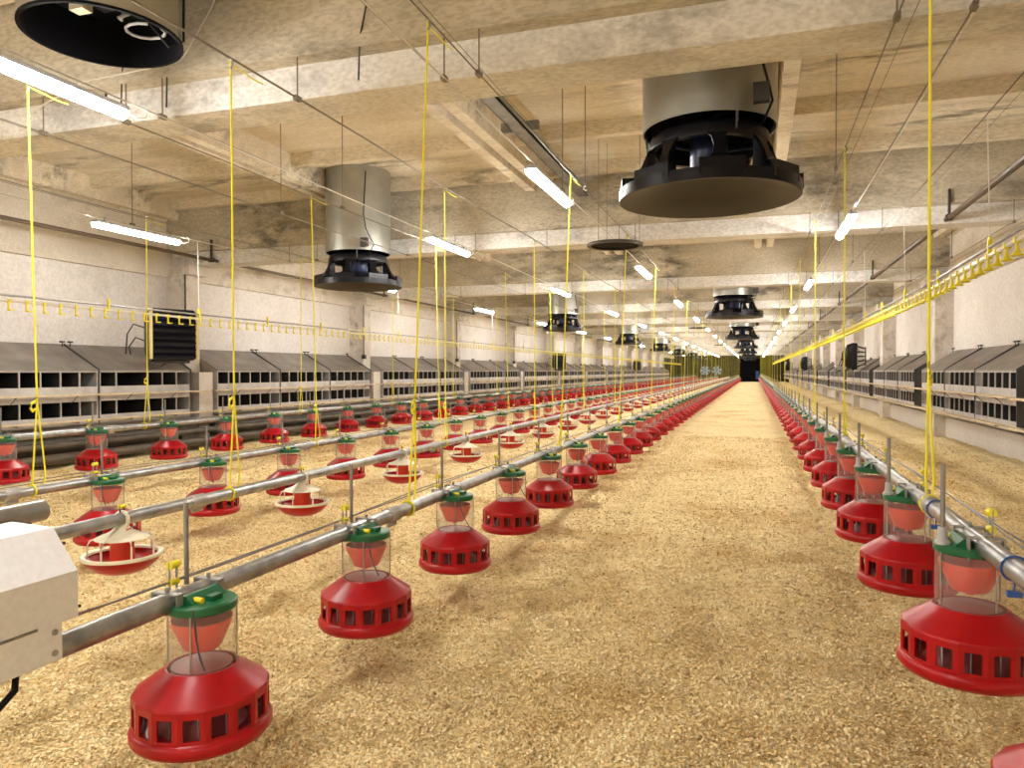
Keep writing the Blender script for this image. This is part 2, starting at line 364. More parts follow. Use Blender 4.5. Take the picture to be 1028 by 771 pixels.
# cables, hanger rods
def one(name, mb, mat, label, cat, group=None, **k): return tag(mb.build(name, mat), label, cat, group)
CROWS = [(-1.556, 'hoist cable left of the aisle'), (-2.81, 'hoist cable over the white grill feeders'), (-4.22, 'hoist cable of the middle left line'),
         (-6.59, 'hoist cable of the outer left line'), (0.665, 'hoist cable right of the aisle'), (1.50, 'winch cable over the right drinker line'),
         (-1.78, 'lamp cable left of the aisle'), (-3.9, 'lamp cable over the second lamp row'), (-7.1, 'lamp cable above the left nest boxes'), (1.0, 'lamp cable right of the aisle'),
         (-5.0, 'winch cable between the two outer left lines'), (2.9, 'thin cable near the right nest boxes')]
CABLE_GROUP = 'cables strung lengthwise under the ceiling'
for j, (X, ph) in enumerate(CROWS):
    pts = []; y = Y0
    while y <= Y1: pts.append((X, y, WZ - (0.012 if abs(((y-B0) % BAY)-3) < 1.6 else 0))); y += 1.0
    pts.append((X, Y1, WZ))
    b = MB().tube(pts, 0.0045, 5)
    if X in (-1.78, -3.9, -7.1, 1.0): b.tube([(p[0]+0.012, p[1], p[2]-0.008+0.004*math.sin(p[1]*2.3)) for p in pts], 0.0055, 5, mi=1)
    else: b.tube([(p[0]+0.06, p[1], p[2]-0.03) for p in pts], 0.0025, 4)
    one('ceiling_cable', b, [M['cable'], M['white_cable']], 'long thin ' + ph, 'cable', CABLE_GROUP)
rodm = {}
for j, (X, ph) in enumerate(CROWS):
    n = 0
    for k in range(0, 9):
        for dy, top in ((-0.115, ZS), (2.75, ZS-0.0)):
            if dy > 0 and (j+k) % 2: continue
            y = B0+BAY*k+dy
            key = round(top-WZ, 3)
            if key not in rodm:
                bb = MB().tube([(0, 0, 0), (0, 0, key)], 0.005, 5).box(-0.014, 0.014, -0.03, 0.03, -0.015, 0.015)
                bb.box(-0.02, 0.02, -0.02, 0.02, key-0.03, key)
                rodm[key] = bb.mesh('hanger_rod', M['cable'])
            o = bpy.data.objects.new('hanger_rod', rodm[key]); COL.objects.link(o); o.location = (X, y, WZ)
            where = '%s thin ceiling rod carrying the %s' % (nth(min(n, 15)), ph)
            tag(o, where, 'hanger rod', 'rods hanging the cables from the ceiling'); n += 1

# gas pipes under the ceiling along both walls
for X, z, lb in ((-8.6, H+1.85, 'long dark steel pipe running along the left wall below the ceiling'), (2.22, H+1.85, 'long brown steel pipe hung below the ceiling on the right side')):
    b = MB().tube([(X, Y0, z), (X, Y1, z)], 0.028, 8)
    if X > 0: b.tube([(X+0.06, Y0, z+0.01), (X+0.06, Y1, z+0.01)], 0.012, 6)
    o = one('ceiling_pipe', b, M['brown_pipe'], lb, 'pipe')
    for yb in [q for q in beams if -2 < q < 60]:
        MB().box(X-0.012, X+0.012, yb-0.17, yb-0.13, z, z+0.34).box(X-0.035, X+0.035, yb-0.18, yb-0.12, z-0.035, z+0.035).build('pipe_hanger', M['dark_steel'], o)

# ------------------------------------------------------------------ ducts and cone fans
def make_fan():
    r = empty('cone_fan')
    R = 0.62; top = ZS - (H+1.215)
    b = MB().lathe([(0.455, top), (0.455, 0.475), (0.462, 0.475), (0.462, 0.49), (0.462, top)], 40)
    b.tube([(0.44*math.cos(a), 0.44*math.sin(a), 0.35+0.0*a) for a in (0.5, 0.5)], 0.001, 3)
    duct = b.build('duct', M['duct'], r)
    MB().lathe([(0.0, top*0.45), (0.44, top*0.45), (0.44, 0.48), (0.448, 0.48), (0.448, top*0.45)], 32).build('duct_lining', M['black_matt'], duct)
    MB().tube([(0.35, -0.40, top-0.1), (0.33, -0.43, 0.95), (0.36, -0.42, 0.75), (0.40, -0.36, 0.62), (0.42, -0.30, 0.55), (0.36, -0.33, 0.40), (0.2, -0.2, 0.42)], 0.009, 6).build('power_cable', M['black'], duct)
    MB().box(0.30, 0.40, -0.47, -0.41, 0.5, 0.62).build('junction_box', M['dark_steel'], duct)
    # dished cone underneath
    b = MB().lathe([(0.0, 0.20), (0.18, 0.17), (0.40, 0.09), (0.60, 0.0), (0.62, 0.0), (0.62, 0.04), (0.60, 0.05), (0.40, 0.115), (0.18, 0.20), (0.0, 0.23)], 48, mi=0)
    cone = b.build('outlet_cone', [M['fan_under']], r, sharp=50)
    b = MB().lathe([(0.585, 0.02), (0.626, 0.0), (0.626, 0.075), (0.585, 0.085)], 48, close=True); b.build('rim_band', M['black'], cone)
    # legs: horn shaped struts that curve from the rim up to the collar
    for k in range(8):
        a = 2*PI*k/8+0.2; b = MB(); rings = []
        prof = [(0.622, 0.03, 0.29), (0.620, 0.135, 0.29), (0.575, 0.14, 0.24), (0.525, 0.155, 0.15), (0.485, 0.195, 0.085), (0.455, 0.255, 0.065), (0.43, 0.32, 0.09), (0.415, 0.37, 0.18)]
        for rr, z, wd in prof:
            for off in (-0.012, 0.012):
                for sgn in (-1, 1):
                    c, s_ = math.cos(a), math.sin(a)
                    x_, y_ = rr+off-0.06*(wd/0.31)**2, sgn*wd/2
                    if rr > 0.6: x_ = rr+off-0.02
                    rings.append((x_*c-y_*s_, x_*s_+y_*c, z))
        f = []
        for i in range(len(prof)-1):
            o_ = i*4; p = [o_, o_+1, o_+3, o_+2]; q = [x+4 for x in p]
            for t in range(4): f.append((p[t], p[(t+1) % 4], q[(t+1) % 4], q[t]))
        f.append((0, 1, 3, 2)); L_ = (len(prof)-1)*4; f.append((L_, L_+2, L_+3, L_+1))
        b.add(rings, f)
        c, s_ = math.cos(a), math.sin(a)
        web = [(0.60, 0.06), (0.47, 0.2), (0.41, 0.34), (0.37, 0.34), (0.36, 0.14)]
        b.prism([(x_*c+0.008*s_, x_*s_-0.008*c, z_) for x_, z_ in web], (-0.016*s_, 0.016*c, 0), 'x')
        b.build('leg', M['black'], r, sharp=50)
    b = MB().lathe([(0.37, 0.34), (0.42, 0.34), (0.425, 0.37), (0.405, 0.43), (0.37, 0.455), (0.35, 0.45)], 32, close=True); b.build('collar', M['black'], r)
    b = MB().lathe([(0.0, 0.21), (0.12, 0.215), (0.13, 0.24), (0.13, 0.43), (0.0, 0.46)], 16); mot = b.build('motor', M['fanblue'], r)
    for k in range(4):
        a = PI/2*k+0.4; MB().tube([(0.1*math.cos(a), 0.1*math.sin(a), 0.35), (0.40*math.cos(a), 0.40*math.sin(a), 0.39)], 0.014, 6).build('motor_arm', M['fanblue'], mot)
    b = MB()
    for k in range(6):
        a = PI/3*k; c, s_ = math.cos(a), math.sin(a)
        v = [(0.1, -0.05, 0.52), (0.41, -0.09, 0.50), (0.41, 0.09, 0.57), (0.1, 0.05, 0.56)]
        b.prism([(x_*c-y_*s_, x_*s_+y_*c, z_) for x_, y_, z_ in v], (0, 0, 0.012), 'z')
    b.build('fan_blades', M['black_matt'], r)
    for k in range(3):
        a = 2*PI*k/3+1.0; MB().tube([(0.452*math.cos(a), 0.452*math.sin(a), 0.55), (0.43*math.cos(a), 0.43*math.sin(a), 0.37)], 0.01, 6).build('strap', M['dark_steel'], r)
    return r
fan = make_fan(); first = True
FG = 'black cone ventilators hanging from steel ducts'
for X, ys, ph in ((-0.375, 5.4, 'centre of the aisle'), (-5.45, 9.4, 'left side')):
    i = 0; y = ys
    while y < Y1-3:
        o = fan if first else copy_tree(fan); first = False
        o.location = (X + (0.06 if (X > -1 and i == 0) else (-0.06 if X > -1 else 0)), y, H+1.215); o.rotation_euler = (0, 0, 0.31*i)
        if ph[0] == 'c': lb = 'black cone ventilator under a short steel duct over the aisle, %s of its row' % nth(i)
        else: lb = 'black cone ventilator under a tall steel duct at left, %s of its row' % nth(i)
        tag(o, lb, 'fan', FG); i += 1; y += 12.0
# open duct without a cone, top left
r = empty('open_duct', (-3.68, 3.40, 0), 0, 'wide open steel duct with black inside and loose cables, above the nearest lamp', 'duct')
zb = H+1.98
MB().lathe([(0.425, ZS+0.005), (0.425, zb), (0.432, zb), (0.432, ZS+0.005)], 48).build('duct_shell', M['duct'], r)
MB().lathe([(0.0, zb+0.28), (0.415, zb+0.28), (0.415, zb-0.004), (0.436, zb-0.004), (0.436, zb+0.012)], 48).build('lining', M['black_matt'], r)
MB().tube([(0.12, 0.05, zb+0.25), (0.14, 0.0, zb+0.08), (0.2, -0.08, zb+0.05), (0.26, -0.02, zb+0.10), (0.25, 0.08, zb+0.2)], 0.009, 6).tube([(0.1+0.12*math.cos(a), 0.22+0.1*math.sin(a), zb+0.12) for a in [i*0.5 for i in range(12)]], 0.009, 6).build('loose_cable', M['grey_plastic'], r)
MB().box(-0.08, 0.02, -0.16, -0.09, zb+0.10, zb+0.14).build('terminal_block', M['cream'], r)
MB().tube([(0.36, 0.26, ZS-0.3), (0.36, 0.26, zb+0.6), (0.38, 0.23, zb+0.02), (0.30, 0.20, zb-0.02), (0.2, 0.15, zb+0.12)], 0.008, 6).build('power_cable', M['black'], r)
MB().box(-0.02, 0.30, -0.03, 0.03, zb+0.16, zb+0.24).build('bracket', M['black'], r)
# flat round ceiling vents
for i, (X, y) in enumerate(((-1.62, 8.9), (-1.9, 26.9), (-1.9, 44.9))):
    r = empty('ceiling_vent', (X, y, 0), 0, '%s flat round black air outlet hung below the ceiling' % nth(i), 'vent', 'flat round ceiling outlets')
    z = H+1.52
    MB().lathe([(0.34, z), (0.34, z+0.03), (0.30, z+0.035), (0.29, z), ], 36, close=True).build('rim', M['dark_steel'], r)
    MB().lathe([(0.0, z+0.02), (0.295, z+0.02), (0.295, z+0.03), (0, z+0.035)], 36).build('face', M['black_matt'], r)
    b = MB()
    for k in range(3):
        a = 2*PI*k/3; b.tube([(0.3*math.cos(a), 0.3*math.sin(a), z+0.02), (0.3*math.cos(a), 0.3*math.sin(a), ZS)], 0.004, 5)
    b.build('hanging_wires', M['cable'], r)

# ------------------------------------------------------------------ feeder lines
PZ = H-0.69       # centre of the feed pipes
def make_feeder(rod_side):
    """hooded feeder; local +x points to the pipe, origin at the centre of the pan bottom"""
    r = empty('pan_feeder'); n = 12
    b = MB().lathe([(0.0, 0.022), (0.14, 0.018), (0.17, 0.0), (0.192, 0.004), (0.204, 0.018), (0.205, 0.036), (0.197, 0.050), (0.190, 0.052), (0.186, 0.03), (0.12, 0.03), (0.0, 0.034)], 40)
    b.build('pan', M['red'], r, sharp=60)
    # hood: twelve-sided wall with an opening in every side, sloping shoulder
    b = MB(); n = 16; Rr = 0.196
    for k in range(n):
        a0, a1 = 2*PI*k/n, 2*PI*(k+1)/n
        def P(t, z, rr=Rr):
            x0, y0, x1_, y1_ = rr*math.cos(a0), rr*math.sin(a0), rr*math.cos(a1), rr*math.sin(a1)
            return (x0+(x1_-x0)*t, y0+(y1_-y0)*t, z)
        for rr, fl in ((Rr, 0), (Rr-0.006, 1)):
            v = [P(0, 0.048, rr), P(1, 0.048, rr), P(1, 0.142, rr), P(0, 0.142, rr), P(0.2, 0.060, rr), P(0.8, 0.060, rr), P(0.8, 0.122, rr), P(0.2, 0.122, rr)]
            f = [(0, 1, 5, 4), (1, 2, 6, 5), (2, 3, 7, 6), (3, 0, 4, 7)]
            b.add(v, [q[::-1] for q in f] if fl else f)
        for (t0, z0, t1, z1) in ((0.2, 0.060, 0.8, 0.060), (0.8, 0.060, 0.8, 0.122), (0.8, 0.122, 0.2, 0.122), (0.2, 0.122, 0.2, 0.060)):
            b.add([P(t0, z0), P(t1, z1), P(t1, z1, Rr-0.006), P(t0, z0, Rr-0.006)], [(0, 3, 2, 1)])
    b.lathe([(0.196, 0.142), (0.193, 0.149), (0.180, 0.158), (0.112, 0.205), (0.106, 0.212), (0.100, 0.212), (0.100, 0.202), (0.175, 0.152), (0.189, 0.142)], n)
    b.build('hood', M['red'], r, sharp=18)
    pts = []
    for k in range(15):
        a = 2*PI*k/14; u_, l_ = (0.172*math.cos(a), 0.172*math.sin(a), 0.135), (0.172*math.cos(a), 0.172*math.sin(a), 0.036)
        pts += [u_, l_] if k % 2 else [l_, u_]
    MB().tube(pts, 0.003, 4).build('inner_grill', M['galv'], r, sharp=180)
    b = MB().lathe([(0.13, 0.034), (0.095, 0.08), (0.088, 0.14), (0.088, 0.212), (0.03, 0.22), (0.0, 0.22)], 20); b.build('feed_cone', M['maroon'], r)
    b = MB().lathe([(0.0985, 0.202), (0.0985, 0.388)], 28); b.build('clear_cylinder', M['clear'], r)
    b = MB().lathe([(0.0, 0.245), (0.012, 0.247), (0.012, 0.262), (0.052, 0.262), (0.057, 0.268), (0.087, 0.335), (0.090, 0.352), (0.086, 0.352), (0.083, 0.337), (0.052, 0.272), (0.0, 0.275)], 24); b.build('funnel', M['red_in'], r)
    # green cap and the saddle that grips the pipe
    b = MB().lathe([(0.0, 0.384), (0.101, 0.382), (0.104, 0.386), (0.104, 0.405), (0.098, 0.410), (0.06, 0.412), (0.0, 0.414)], 28)
    cap = b.build('cap', M['green'], r)
    sx = PX_OFF[rod_side]
    b = MB(); pts = []
    # saddle: cradle rising on the side away from the pipe
    for t0, t1 in ((-0.07, 0.07),):
        b.prism([(sx-0.085, t0, 0.408), (sx+0.04, t0, 0.400), (sx+0.036, t0, 0.412), (sx+0.02, t0, 0.398), (sx-0.015, t0, 0.398), (sx-0.034, t0, 0.418), (sx-0.04, t0, 0.436), (sx-0.055, t0, 0.436)][::-1], (0, t1-t0, 0), 'y')
    b.box(sx-0.11, sx-0.085, -0.022, 0.022, 0.410, 0.428)
    b.build('saddle', M['green'], cap)
    MB().tube([(sx-0.095, 0.045, 0.42), (sx-0.06, 0.045, 0.42)], 0.009, 6).build('shut_off_tab', M['yellow'], cap)
    for s in (-1, 1):
        b = MB(); y = s*0.085
        b.box(sx-0.05, sx+0.05, y-0.012, y+0.012, 0.441, 0.447)
        b.box(sx-0.05, sx-0.044, y-0.012, y+0.012, 0.375, 0.445).box(sx+0.044, sx+0.05, y-0.012, y+0.012, 0.385, 0.445)
        b.tube([(sx+0.032*math.cos(a), y, 0.41+0.032*math.sin(a)) for a in [PI*1.0+i*PI/8 for i in range(9)]], 0.004, 5)
        b.tube([(sx, y, 0.448), (sx, y, 0.462)], 0.007, 6)
        b.build('pipe_clamp', M['galv_dull'], r)
    for a in (0.4, 2.0, 3.6, 5.2):
        MB().tube([(0.103*math.cos(a), 0.103*math.sin(a), 0.385), (0.102*math.cos(a), 0.102*math.sin(a), 0.22)], 0.0028, 5).build('tie_rod', M['galv'], r)
    # insulator pair for the anti-perching wire
    ix, iy = (sx+0.055, 0.005) if rod_side == 'pipe' else (sx+0.045, 0.03)
    b = MB()
    for dy in (-0.014, 0.014): b.tube([(ix, iy+dy, 0.43), (ix, iy+dy, 0.515)], 0.0035, 5)
    ins = b.build('insulator_post', M['galv_dull'], r)
    MB().lathe([(0.0, -0.016), (0.014, -0.016), (0.010, 0.0), (0.014, 0.016), (0.0, 0.016)], 10, c=(ix, iy, 0.505), axis='y').build('insulator', M['yellow'], ins)
    MB().lathe([(0.0, -0.016), (0.012, -0.016), (0.009, 0.0), (0.012, 0.016), (0.0, 0.016)], 10, c=(ix, iy, 0.452), axis='y').build('insulator', M['yellow'], ins)
    if rod_side == 'pipe': rx, ry, z0, z1 = sx+0.055, -0.05, 0.43, 0.69
    else: rx, ry, z0, z1 = sx-0.105, -0.03, 0.455, 0.66
    rod = MB().tube([(rx, ry, z0), (rx, ry, z1)], 0.0075, 8).build('level_rod', M['steel'], r)
    if rod_side != 'pipe':
        MB().lathe([(0.024, 0.408), (0.024, 0.416), (0.016, 0.424), (0.014, 0.462), (0.0, 0.462)], 14, c=(rx, ry, 0)).build('bushing', M['grey_plastic'], rod)
    if rod_side == 'pipe':
        MB().tube([(-0.06, 0.10, 0.41), (-0.085, 0.12, 0.38), (-0.10, 0.13, 0.335), (-0.13, 0.15, 0.30), (-0.155, 0.16, 0.27)], 0.003, 5).build('loose_wire', M['dark_steel'], r)
    return r
PX_OFF = {'pipe': 0.05, 'cap': 0.02}
feedA = make_feeder('pipe'); feedB = make_feeder('cap')
def simple_feeder_mb(b, sx, X, Y, Z, s):
    """small distant feeder, all in one mesh"""
    c = (X, Y, Z)
    b.lathe([(0.0, 0.0), (0.19, 0.0), (0.205, 0.03), (0.19, 0.05), (0.194, 0.06)], 12, c=c, mi=0)
    for k in range(12):
        a = 2*PI*k/12; b.lathe([(0.193, 0.055), (0.194, 0.12)], 1, c=c, mi=0, rot=a-0.12, arc=0.26)
    b.lathe([(0.194, 0.118), (0.194, 0.145), (0.18, 0.158), (0.105, 0.208), (0.0, 0.215)], 12, c=c, mi=0)
    b.lathe([(0.0, 0.25), (0.06, 0.27), (0.088, 0.32), (0.09, 0.35)], 10, c=c, mi=1)
    b.lathe([(0.0985, 0.215), (0.0985, 0.388)], 12, c=c, mi=3)
    b.lathe([(0.104, 0.383), (0.104, 0.408), (0.0, 0.414)], 12, c=c, mi=2)
    b.box(X+s*sx-0.04, X+s*sx+0.04, Y-0.08, Y+0.08, Z+0.40, Z+0.44, mi=4)
    b.tube([(X+s*(sx+0.05), Y-0.06, Z+0.43), (X+s*(sx+0.05), Y-0.06, Z+0.66)], 0.007, 4, mi=4)
    b.box(X+s*(sx+0.055)-0.01, X+s*(sx+0.055)+0.01, Y-0.1, Y-0.07, Z+0.49, Z+0.52, mi=5)
    return b
FM = [M['red'], M['red_in'], M['green'], M['clear'], M['galv_dull'], M['yellow']]
smA = simple_feeder_mb(MB(), PX_OFF['pipe'], 0, 0, 0, 1).mesh('pan_feeder', FM, 25)
smB = simple_feeder_mb(MB(), PX_OFF['cap'], 0, 0, 0, 1).mesh('pan_feeder', FM, 25)
# rows: feeder X, pan drop below the eye, first Y, spacing, kind, phrase
ROWS = [('aisle_left', -1.60, 1.105, 1.817, 1.0, 'A', 'on the line just left of the aisle', 'feeders on the line left of the aisle'),
        ('aisle_right', 0.654, 0.955, 0.0, 0.975, 'B', 'on the line just right of the aisle', 'feeders on the line right of the aisle'),
        ('mid_left', -4.09, 1.13, 3.78, 1.0, 'A', 'on the middle left line', 'feeders on the middle left line'),
        ('far_left', -6.55, 1.03, 4.92, 1.0, 'A', 'on the outer left line', 'feeders on the outer left line')]
R_FIRST = 2.65
END = 91.0
allf = []
for nm, X, D, ys, sp, kd, ph, grp in ROWS:
    if kd == 'B': ys = R_FIRST
    y = ys; i = 0
    while y < END:
        allf.append((y if nm != 'far_left' else y+2, nm, X, y, D, kd, i, ph, grp)); y += sp; i += 1
allf.append((0, 'aisle_right', 0.654, R_FIRST-0.975, 0.955, 'B', -1, ROWS[1][6], ROWS[1][7]))
allf.sort(key=lambda t: t[0])
NIND = 298; usedA = usedB = False; stuff = MB()
for q, (key, nm, X, y, D, kd, i, ph, grp) in enumerate(allf):
    rz = PI if kd == 'A' else 0.0
    loc = (X, y, H-D)
    if q < NIND:
        if y < 24:
            if kd == 'A': o = feedA if not usedA else copy_tree(feedA); usedA = True
            else: o = feedB if not usedB else copy_tree(feedB); usedB = True
        else:
            o = bpy.data.objects.new('pan_feeder', smA if kd == 'A' else smB); COL.objects.link(o)
        o.location = loc; o.rotation_euler = (0, 0, rz + (random.uniform(-0.03, 0.03)))
        if i == -1: lb = 'red feeder hood barely showing at the bottom right corner of the picture'
        elif i < 16: lb = '%s red hooded feeder with clear neck %s' % (nth(i), ph)
        else: lb = 'small distant red feeder %s, beyond the sixteenth' % ph
        tag(o, lb, 'feeder', grp)
    else:
        simple_feeder_mb(stuff, PX_OFF['pipe' if kd == 'A' else 'cap'], X, y, H-D, -1 if kd == 'A' else 1)
tag(stuff.build('distant_feeders', FM, sharp=25), 'farthest red feeders merging into thin lines before the end wall', 'feeders', None, 'stuff')

COUP = MB().lathe([(0.031, -0.05), (0.037, -0.045), (0.037, 0.045), (0.031, 0.05)], 12, axis='y').box(-0.006, 0.006, -0.04, 0.04, -0.055, -0.033).mesh('coupling', M['galv_dull'])
def couplings(r, X, z, ys, step):
    y = ys
    while y < 40:
        o = bpy.data.objects.new('coupling', COUP); COL.objects.link(o); o.parent = r; o.location = (X, y, z); y += step
PIPES = [(-1.65, H-0.69, 0.9, 'galvanised feed pipe of the line just left of the aisle', True, -1), (0.674, H-0.535, 1.2, 'galvanised feed pipe of the line just right of the aisle', True, 1),
         (-2.80, H-0.69, 1.0, 'galvanised feed pipe carrying the white grill feeders', False, 0), (-4.14, H-0.725, 1.5, 'galvanised feed pipe of the middle left feeder line', True, -1),
         (-6.60, H-0.625, 2.5, 'galvanised feed pipe of the outer left feeder line', True, -1)]
for X, z, ya, lb, wire, sg in PIPES:
    ya = ya if X < 0 else 0.3
    r = empty('feed_pipe', (0, 0, 0), 0, 'long ' + lb, 'feed pipe', 'feed pipes')
    MB().tube([(X, ya, z), (X, END+0.5, z)], 0.031, 16).build('tube', M['galv'], r)
    couplings(r, X, z, 3.15 if X < 0 else 3.32, 3.0 if X < 0 else 2.925)
    if wire:
        wx = X+sg*0.055
        b = MB(); pts = [(wx+0.004*math.sin(y_*5), y_, z+0.045+0.012*math.sin(y_*2.1)) for y_ in [ya+0.2+0.5*k for k in range(int((END-ya)/0.5))]]
        b.tube(pts, 0.0032, 5); b.build('anti_perch_wire', M['steel'], r)
        b = MB(); b.tube([(X+sg*0.085, y_, z+0.03) for y_ in (ya+0.2, END)], 0.0032, 5); b.build('tension_wire', M['steel'], r)

# white grill feeders on the second line
def make_grill():
    r = empty('grill_feeder')
    class GB(MB):
        def build(s, *a, **k):
            s.v = [(x*0.94, y*0.94, z*0.86) for x, y, z in s.v]; return MB.build(s, *a, **k)
    b = GB().lathe([(0.0, 0.0), (0.085, 0.0), (0.13, 0.022), (0.165, 0.058), (0.178, 0.085), (0.172, 0.085), (0.158, 0.060), (0.12, 0.030), (0.0, 0.012)], 36); b.build('pan', M['red'], r, sharp=50)
    g = GB().lathe([(0.160, 0.086), (0.184, 0.082), (0.187, 0.092), (0.182, 0.101), (0.164, 0.098)], 36, close=True)
    for k in range(7):
        a = 2*PI*k/7+0.4; c, s = math.cos(a), math.sin(a)
        g.tube([(0.150*c, 0.150*s, 0.092), (0.152*c, 0.152*s, 0.155), (0.140*c, 0.140*s, 0.182), (0.115*c, 0.115*s, 0.190), (0.09*c, 0.09*s, 0.195)], 0.0045, 6)
    g.build('grill', M['cream'], r, sharp=50)
    GB().lathe([(0.0, 0.262), (0.024, 0.262), (0.034, 0.242), (0.052, 0.222), (0.088, 0.202), (0.122, 0.188), (0.125, 0.183), (0.118, 0.181), (0.06, 0.2), (0.0, 0.2)], 32).build('lid', M['cream'], r, sharp=50)
    GB().lathe([(0.048, 0.02), (0.056, 0.06), (0.054, 0.19), (0.0, 0.195)], 20).build('feed_tube', M['red_in'], r)
    b = GB().lathe([(0.036, 0.215), (0.030, 0.245), (0.024, 0.27), (0.028, 0.30)], 14)
    b.tube([(0.040*math.cos(a), 0.0, 0.285-0.005+0.044*math.sin(a)) for a in [i*PI/8 for i in range(17)]], 0.010, 6)
    b.box(-0.022, 0.022, -0.03, 0.03, 0.262, 0.292)
    nk = b.build('neck', M['cream'], r)
    GB().box(0.022, 0.045, -0.015, 0.015, 0.215, 0.235).build('shutter_tab', M['red_in'], nk)
    b = GB().tube([(0, -0.012, 0.315), (0, -0.012, 0.355)], 0.004, 5).tube([(0, 0.012, 0.315), (0, 0.012, 0.355)], 0.004, 5)
    b.lathe([(0.0, -0.014), (0.013, -0.014), (0.009, 0.0), (0.013, 0.014), (0.0, 0.014)], 10, c=(0, 0, 0.352), axis='y', mi=1)
    b.build('insulator', [M['dark_steel'], M['yellow']], r)
    return r
gr = make_grill(); y = 2.665; i = 0; gx = -2.80
GD = H-0.69-0.2455
sb = MB()
while y < END:
    if y < 30: o = gr if i == 0 else copy_tree(gr)
    else:
        if 'grill_small' not in M:
            q = MB(); q.lathe([(0.0, 0.0), (0.085, 0.0), (0.165, 0.058), (0.178, 0.09), (0.15, 0.06), (0, 0.03)], 12)
            q.lathe([(0.184, 0.082), (0.184, 0.101), (0.160, 0.098)], 12, mi=1)
            for k in range(7):
                a = 2*PI*k/7; q.tube([(0.15*math.cos(a), 0.15*math.sin(a), 0.09), (0.14*math.cos(a), 0.14*math.sin(a), 0.185)], 0.005, 4, mi=1)
            q.lathe([(0.145, 0.178), (0.10, 0.196), (0.03, 0.224), (0.025, 0.30)], 12, mi=1)
            q.lathe([(0.056, 0.03), (0.054, 0.19)], 10, mi=2)
            M['grill_small'] = q.mesh('grill_feeder', [M['red'], M['cream'], M['red_in']], 40)
        o = bpy.data.objects.new('grill_feeder', M['grill_small']); COL.objects.link(o)
    o.location = (gx, y, GD); o.rotation_euler = (0, 0, 0.0)
    lb = ('%s red pan feeder with white grill and conical white lid' % nth(i)) if i < 16 else 'tiny distant red pan feeder with white grill, past the sixteenth'
    tag(o, lb, 'grill feeder', 'white grill feeders on the second line')
    y += 1.437; i += 1

# ------------------------------------------------------------------ yellow hoist ropes
ROPES = [(-1.556, -1.65, H-0.69, 3.37, 3.0, 'over the feeder line just left of the aisle', 0.02), (0.665, 0.674, H-0.535, 3.35, 2.925, 'over the feeder line just right of the aisle', -0.02),
         (-2.81, -2.80, H-0.69, 3.45, 3.0, 'over the white grill feeder line', 0.0), (-4.20, -4.14, H-0.725, 3.33, 3.0, 'over the middle left feeder line', 0.06), (-6.59, -6.60, H-0.625, 6.65, 3.0, 'over the outer left feeder line', 0.0)]
for X, xp, z, ys, sp, ph, lean in ROPES:
    y = ys; i = 0
    while y < END:
        r = empty('hoist_rope', (X, y, 0)); rad = 0.0058 if y < 20 else (0.0042 if y < 40 else 0.0025)
        dx = xp-X
        zt = z+0.55 if i == 0 else z+0.40
        MB().tube([(0, 0, WZ-0.01), (0.0, 0, WZ-0.05), (dx*0.8, 0, zt)], rad, 6).build('rope', M['rope'], r)
        b = MB().tube([(dx*0.8, 0, zt), (dx+0.01, -0.05, z+0.1), (dx, -0.05, z-0.035)], rad*0.9, 5).tube([(dx*0.8, 0, zt), (dx, 0.04, z+0.1), (dx, 0.03, z+0.03)], rad*0.9, 5)
        b.build('sling', M['rope'], r)
        if y < 30:
            MB().tube([(dx*0.8, 0, zt+0.02), (dx*0.8, -0.012, zt-0.01), (dx*0.8, -0.035, zt-0.02), (dx*0.8, -0.042, zt-0.05), (dx*0.8, -0.03, zt-0.07), (dx*0.8, -0.012, zt-0.055)], 0.008, 6).build('adjuster', M['yellow'], r)
            b = MB().tube([(dx+0.036*math.cos(a), -0.05, z+0.036*math.sin(a)) for a in [k*PI/8 for k in range(17)]], 0.006, 5); b.build('loop', M['rope'], r)
            b = MB().tube([(0, 0, WZ), (0.015, 0, WZ-0.03), (0, 0, WZ-0.055)], 0.008, 6); b.build('pulley_hook', M['galv'], r)
            MB().tube([(0, 0, WZ-0.03), (0.02, 0.18, WZ-0.055), (0.02, 0.26, WZ-0.05)], 0.004, 5).build('tail', M['rope'], r)
        lb = ('%s yellow hoist rope %s' % (nth(i), ph)) if i < 12 else 'distant yellow rope %s, past the twelfth' % ph
        tag(r, lb, 'rope', 'yellow hoist ropes'); y += sp; i += 1

